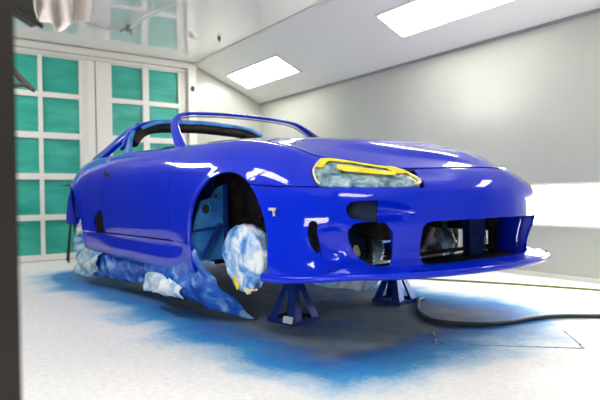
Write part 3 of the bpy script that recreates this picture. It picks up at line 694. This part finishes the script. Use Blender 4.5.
    mb=MB();a=Vector((.052,0,-.012));b=Vector((0,0,.021));q=[p-a-b+n*.001,p+a-b+n*.001,p+a+b+n*.001,p-a+b+n*.001];mb.hull8([tuple(w) for w in q]+[tuple(w+n*.003) for w in q]);mb.build('door_handle_recess',M['recess_dark'],car)
    i0=int(np.argmin(np.abs(s_-sg*2.45)));j0=int(np.argmin(np.abs(k_-6.35)));p=Vector(G[i0,j0]);n=Vector(nrm[i0,j0])
    mb=MB();a=Vector((.05,0,0));b=Vector((-.01,.012*sg,0));q=[p-a-b+n*.0,p+a-b+n*.0,p+a*.6+b+n*.0,p-a*.8+b+n*.0];mb.hull8([tuple(w) for w in q]+[tuple(w+n*.003) for w in q]);mb.build('mirror_mount_hole',M['recess_dark'],car)
# hood vents: two long dark slots near the front of the bulges
def onhood(s0,k0_):
    i=int(np.argmin(np.abs(s_-s0)));j=int(np.argmin(np.abs(k_-k0_)));return Vector(G[i,j]),Vector(nrm[i,j])
# front masking film hanging behind the lip
def sheet(name,top,bot,m,parent,nu,nv,amp,seed,push,th=.003,fr=9,label=None):
    T=curve(top,nu+1);B=curve(bot,nu+1);v=[];f=[]
    for i in range(nu+1):
        for j in range(nv+1):
            t=j/nv;p=Vector(T[i])*(1-t)+Vector(B[i])*t
            w=noise.noise(Vector((p.x*fr,p.y*fr*.6+seed,p.z*fr)))+.6*noise.noise(Vector((p.x*fr*2.6,seed*2+p.z*fr*1.2,p.y*4)))
            q=noise.voronoi(Vector((p.x*7+seed,p.y*3,p.z*8)))[0];w+=1.4*(q[1]-q[0])
            e=min(1,t*4+.15)
            p+=Vector(push)*amp*w*e+Vector(push)*.05*math.sin(t*math.pi)*.6
            if j==nv:p.z+=.010*noise.noise(Vector((p.x*24,seed,0)))
            v.append(p)
    for i in range(nu):
        for j in range(nv):
            q=i*(nv+1)+j;f.append((q,q+nv+1,q+nv+2,q+1))
    zmin=-LIFT+.004
    for p in v:
        if p.z<zmin:p.z=zmin
    o=link(name,v,f,m,parent,180);md=o.modifiers.new('t','SOLIDIFY');md.thickness=th;md.offset=1
    if label:o['label']=label
    return o
sheet('masking_film',[(.30,-.62,.20),(.22,-.40,.17),(.10,-.10,.16),(0,.25,.16)],[(.24,-.58,.13),(.20,-.40,.080),(.10,-.13,.02),(.0,.12,.0),(-.02,.28,.10)],M['film_pale'],car,60,20,.02,3.1,(.7,-.7,0),label='pale crumpled film hanging below the front bumper')
sheet('masking_film',[(-2.30,-.80,.17),(-2.0,-.80,.165),(-1.2,-.80,.155),(-.75,-.845,.150),(-.55,-.872,.175),(-.42,-.885,.225),(-.365,-.870,.275)],
      [(-2.30,-.78,-.075),(-2.0,-.78,-.060),(-1.25,-.77,-.02),(-1.0,-.80,.01),(-.70,-.81,-.005),(-.44,-.74,-.070),(-.27,-.54,-.141)],M['film_side'],car,150,34,.022,1.7,(0,-1,0),label='long blue-sprayed plastic film hanging below the sill')
sheet('masking_film',[(-1.00,-.86,.090),(-.86,-.865,.10),(-.70,-.87,.09),(-.52,-.872,.05)],[(-1.00,-.865,-.025),(-.85,-.87,-.018),(-.70,-.875,-.018),(-.50,-.87,-.010)],M['film_pale'],car,50,20,.02,6.7,(0,-1,0),label='pale crumpled film patch below the sill')
sheet('masking_film',[(-2.32,-.86,.30),(-2.28,-.83,.24),(-2.2,-.82,.18),(-1.9,-.82,.15)],[(-2.50,-.84,-.06),(-2.40,-.84,-.08),(-2.2,-.83,-.07),(-2.0,-.82,-.0)],M['film_rear'],car,50,26,.03,9.7,(0,-1,0),label='whitish crumpled film ahead of the rear wheel')
# ================================================================ JACK STANDS
def stand(x,y,top,rz,label,tagged,group):
    r=empty('jack_stand',(x,y,0),label,'jack stand',group,rz)
    s=.105;t=.028;H=top-.06
    # four corner legs, each an angle iron; webs between them left open in the middle
    for i in range(4):
        a=math.pi/4+i*math.pi/2
        c=Vector((math.cos(a)*s*1.414,math.sin(a)*s*1.414,.004));e=Vector((math.cos(a)*t*1.414,math.sin(a)*t*1.414,H))
        mb=MB()
        for dd in (a+math.pi*3/4,a-math.pi*3/4):
            w=Vector((math.cos(dd),math.sin(dd),0));mb.hull8([c,c+w*.058,c+w*.058-Vector((math.cos(a),math.sin(a),0))*.004,c-Vector((math.cos(a),math.sin(a),0))*.004,e,e+w*.034,e+w*.034-Vector((math.cos(a),math.sin(a),0))*.004,e-Vector((math.cos(a),math.sin(a),0))*.004])
        mb.build('leg',M['steelblue'],r)
    mb=MB()
    for i in range(4):
        a=i*math.pi/2;n=Vector((math.cos(a),math.sin(a),0));u=Vector((-math.sin(a),math.cos(a),0))
        mb.bar(n*(s-.002)-u*(s+.0)+Vector((0,0,.014)),n*(s-.002)+u*(s-.004)+Vector((0,0,.014)),.004,.024)
    mb.build('base_frame',M['steelblue'],r)
    mw=MB()
    for i in range(4):
        a=i*math.pi/2;n=Vector((math.cos(a),math.sin(a),0));u=Vector((-math.sin(a),math.cos(a),0))
        k=.74;ss=s+(t-s)*k;mw.hull8([n*ss-u*ss+Vector((0,0,H*k)),n*ss+u*ss+Vector((0,0,H*k)),n*(ss-.004)+u*ss+Vector((0,0,H*k)),n*(ss-.004)-u*ss+Vector((0,0,H*k)),n*t-u*t+Vector((0,0,H)),n*t+u*t+Vector((0,0,H)),n*(t-.004)+u*t+Vector((0,0,H)),n*(t-.004)-u*t+Vector((0,0,H))])
    mw.build('upper_web',M['steelblue'],r)
    MB().box((-.03,-.03,H-.05),(.03,.03,H+.008)).build('collar',M['steelblue'],r)
    mb=MB().box((-.016,-.011,.09),(.016,.011,top-.012));mb.build('ratchet_bar',M['steelblue'],r)
    mb=MB().box((-.02,-.062,top-.014),(.02,.062,top-.003))
    for q in (-1,1):mb.hull8([(-.02,q*.054,top-.006),(.02,q*.054,top-.006),(.02,q*.062,top-.006),(-.02,q*.062,top-.006),(-.02,q*.062,top+.004),(.02,q*.062,top+.004),(.02,q*.068,top+.004),(-.02,q*.068,top+.004)])
    mb.build('saddle',M['steelblue'],r)
    mb=MB().bar((0,.03,H-.02),(.0,.075,H-.035),.012,.010).bar((0,.075,H-.035),(0,.10,H-.08),.012,.010);mb.build('release_handle',M['steelblue'],r)
    if tagged:
        a=math.pi/4+tagged*math.pi/2;n=Vector((math.cos(a+math.pi/4),math.sin(a+math.pi/4),0));u=Vector((-n.y,n.x,0));ss=s+.003
        mb=MB();c=n*ss+u*.055+Vector((0,0,.030));mb.hull8([c-u*.035-Vector((0,0,.016))+n*.001,c+u*.035-Vector((0,0,.016))+n*.001,c+u*.033+Vector((0,0,.018))-n*.010,c-u*.037+Vector((0,0,.018))-n*.010,c-u*.035-Vector((0,0,.016))+n*.004,c+u*.035-Vector((0,0,.016))+n*.004,c+u*.033+Vector((0,0,.018))-n*.007,c-u*.037+Vector((0,0,.018))-n*.007])
        mb.build('paper_label',M['tag'],r)
    return r
GS='jack stands under the front of the car'
stand(-.12,-.395,.291,R(8),'blue steel jack stand with a white label, nearer one under the front bumper',2,GS)
stand(-.09,.41,.291,R(8),'plain blue steel jack stand, farther one under the middle of the bumper',0,GS)
# ================================================================ LOOSE THINGS
def P3(rx,ry,z):return W(rx,ry,z)
o=MB().tube(curve([P3(-2.40,2.72,.012),P3(-2.38,2.65,.012),P3(-2.32,2.58,.012),P3(-2.20,2.44,.012),P3(-2.05,2.325,.012),P3(-1.93,2.275,.012),P3(-1.80,2.33,.012),P3(-1.70,2.44,.012),P3(-1.64,2.70,.012),P3(-1.59,2.86,.012),P3(-1.44,3.04,.012),P3(-1.2,3.5,.012),P3(-.6,3.95,.012),P3(.6,4.05,.012)],90),.0115,10).build('air_hose',M['hose'],None,60)
tag(o,'thick black air hose curving over the floor from the far jack stand','hose')
o=MB().tube(curve([P3(-3.5,3.15,.008),P3(-3.04,3.34,.008),P3(-2.45,3.626,.008),P3(-1.83,3.87,.008),P3(-1.1,4.08,.008)],60),.0075,8).build('air_hose',M['hoseg'],None,60)
tag(o,'thin olive green hose lying straight along the floor near the wall','hose')
# dried tape residue outlining a bare rectangle on the floor
mb=MB();random.seed(9)
def frag(a,b,n,w):
    a=Vector(a);b=Vector(b)
    for i in range(n):
        p=a.lerp(b,i/n);q=a.lerp(b,(i+1)/n);pts=[]
        d=(q-p).normalized();s=Vector((-d.y,d.x,0));w0=w*random.uniform(.25,1.3);o1=s*random.uniform(-.004,.004)
        mb.hull8([p+o1,q+o1,q+s*w0+o1,p+s*w0*.7+o1,p+o1+Vector((0,0,.0015)),q+o1+Vector((0,0,.0015)),q+s*w0+o1+Vector((0,0,.0015)),p+s*w0*.7+o1+Vector((0,0,.0015))])
c1,c2,c3,c4=P3(-2.03,2.345,.001),P3(-1.70,1.99,.001),P3(-1.20,2.40,.001),P3(-1.57,2.80,.001)
c2=P3(-1.66,1.96,.001)
frag(Vector(c1).lerp(Vector(c2),.34),c2,8,.012);frag(c2,c3,34,.010);frag(c3,Vector(c3).lerp(Vector(c4),.60),11,.008)
o=mb.build('tape_residue',mat('residue',(.10,.16,.32),.6,var=(30,(.45,.50,.60))),None);tag(o,'torn blue-grey tape residue outlining a rectangle on the floor beside the hose','tape residue')
# foreground post
o=wmb(MB().box((-.92,.02,0),(-.80,.119,ZC-.002)),'door_post',M['post']);tag(o,'dark brown upright post, out of focus at the left edge','post')
# sheet-wrapped lamp head hanging near the viewpoint
rb=Vector(P3(-1.60,.33,1.15))
rt=empty('hanging_lamp',tuple(rb),'dark boxy lamp head half wrapped in pale sheeting, hanging at the top left','lamp')
def rl(mb):
    mb.v=[tuple(Vector(W(*v))-rb) for v in mb.v];return mb
rl(MB().hull8([(-1.72,.215,1.235),(-1.56,.215,1.208),(-1.56,.300,1.160),(-1.72,.300,1.19),(-1.72,.215,1.50),(-1.56,.215,1.50),(-1.56,.300,1.50),(-1.72,.300,1.50)])).build('housing',M['plug'],rt)
rl(MB().bar((-1.565,.212,1.200),(-1.565,.300,1.150),.010,.008)).build('housing_rim',M['post'],rt)
def drape(y0,y1,zf,seed,name,xo=0):
    v=[];f=[];nu,nv=44,30
    for i in range(nu+1):
        u=i/nu;zb=zf(u)
        for j in range(nv+1):
            t=j/nv;z=1.52+(zb-1.52)*t;y=y0+(y1-y0)*u
            w=.016*math.sin(u*13+seed+t*1.5)*(.3+t)+.012*noise.noise(Vector((u*6,t*3,seed)))
            v.append(tuple(Vector(W(-1.56+xo+w,y+.010*math.sin(t*5+seed)*t,z))-rb))
    for i in range(nu):
        for j in range(nv):
            q=i*(nv+1)+j;f.append((q,q+nv+1,q+nv+2,q+1))
    o=link(name,v,f,M['cloth'],rt,180);md=o.modifiers.new('t','SOLIDIFY');md.thickness=.003
drape(.275,.365,lambda u:1.178-.040*math.sin(min(1,u*1.1)*2.0)+(.012*max(0,u-.8)/.2),1.0,'wrapping_sheet',.03)
drape(.340,.432,lambda u:1.195-.020*math.sin(u*3.1)+.07*max(0,u-.75)/.25,4.0,'wrapping_sheet')
rl(MB().bar((-1.62,.33,1.48),(-1.62,.33,ZC-.004),.04,.04,(1,0,0))).build('drop_pole',M['trim'],rt)
# dark hinged bracket seen past the post
o=wmb(MB().tube([(-3.0,.36,1.43),(-3.0,.432,1.345),(-3.0,.488,1.278),(-3.0,.533,1.243)],[.010,.014,.019,.010],8).tube([(-3.0,.37,1.262),(-3.0,.44,1.263),(-3.0,.49,1.274)],[.013,.013,.013],8).tube([(-3.0,.36,1.25),(-3.0,.36,1.60),(-3.0,.36,ZC)],.018,10),'hinged_arm',mat('arm_grey',(.10,.085,.085),.6),None,60)
tag(o,'dark forked arm on a pole in front of the upper left green pane','arm')
# thin stand behind the car tail
sb=Vector(P3(-6.40,1.47,0));st=empty('tripod_stand',tuple(sb),'thin dark stand with a flat black head between the doors and the car tail','stand')
def sl2(mb):
    mb.v=[tuple(Vector(W(*v))-sb) for v in mb.v];return mb
for (x,y) in ((-6.32,1.425),(-6.38,1.58),(-6.55,1.46)):
    sl2(MB().tube([(-6.40,1.485,.55),(x,y,.0)],[.011,.009],8)).build('leg',M['post'],st,60)
sl2(MB().tube([(-6.40,1.485,.50),(-6.40,1.50,.88)],.012,8)).build('pole',M['post'],st,60)
sl2(MB().hull8([(-6.46,1.37,.835),(-6.34,1.37,.835),(-6.34,1.56,.865),(-6.46,1.56,.865),(-6.45,1.44,.86),(-6.35,1.44,.86),(-6.35,1.56,.90),(-6.45,1.56,.90)])).build('head',M['plug'],st)
# white conduit clipped under the ceiling
o=wmb(MB().tube(curve([(-5.75,1.50,ZC-.02),(-5.74,1.75,ZC-.025),(-5.72,1.88,ZC-.03),(-5.55,1.90,ZC-.03),(-5.0,1.945,ZC-.03),(-4.0,2.02,ZC-.03),(-3.4,2.06,ZC-.03)],60),.014,8),'ceiling_conduit',M['frame'],None,60)
tag(o,'thin white pipe bending under the glossy ceiling left of the sloped light','pipe')
o=wmb(MB().box((-5.62,1.865,ZC-.055),(-5.54,1.915,ZC)).tube([(-5.58,1.86,ZC-.03),(-5.58,1.80,ZC-.075)],.012,8).tube([(-5.56,1.90,ZC-.05),(-5.56,1.91,ZC-.10)],.010,8),'pipe_clamp',M['seam'],None)
tag(o,'small dark grey clamp holding the white pipe to the ceiling','clamp')
o=wmb(MB().tube([(-5.44,2.86,ZC),(-5.44,2.86,ZC-.02),(-5.44,2.865,ZC-.05)],[.020,.018,.006],10),'ceiling_nozzle',M['plug'],None,60)
tag(o,'tiny black nozzle on the ceiling above the sloped light','nozzle')
# ================================================================ CAMERA, WORLD
cd=bpy.data.cameras.new('camera');cam=bpy.data.objects.new('camera',cd);COL.objects.link(cam);S.camera=cam
yaw,pit,rol=2.45980478,R(-.4),R(-.96)
fw=Vector((math.cos(yaw)*math.cos(pit),math.sin(yaw)*math.cos(pit),math.sin(pit)));rt_=Vector((math.sin(yaw),-math.cos(yaw),0));u_=rt_.cross(fw)
r2=rt_*math.cos(rol)+u_*math.sin(rol);u2=u_*math.cos(rol)-rt_*math.sin(rol)
mm=Matrix((r2,u2,-fw)).transposed().to_4x4();mm.translation=(CAMX,CAMY,CAMZ);cam.matrix_world=mm
cd.sensor_width=36;cd.lens=543/600*36;cd.clip_start=.05;cd.clip_end=60
cd.dof.use_dof=True;cd.dof.focus_distance=2.7;cd.dof.aperture_fstop=2.6
wd=bpy.data.worlds.new('world');S.world=wd;wd.use_nodes=True;wd.node_tree.nodes['Background'].inputs[0].default_value=(.8,.85,.9,1);wd.node_tree.nodes['Background'].inputs[1].default_value=.3
vs=S.view_settings;vs.view_transform='Standard';vs.look='None';vs.gamma=1;vs.use_curve_mapping=False;vs.exposure=EXPO
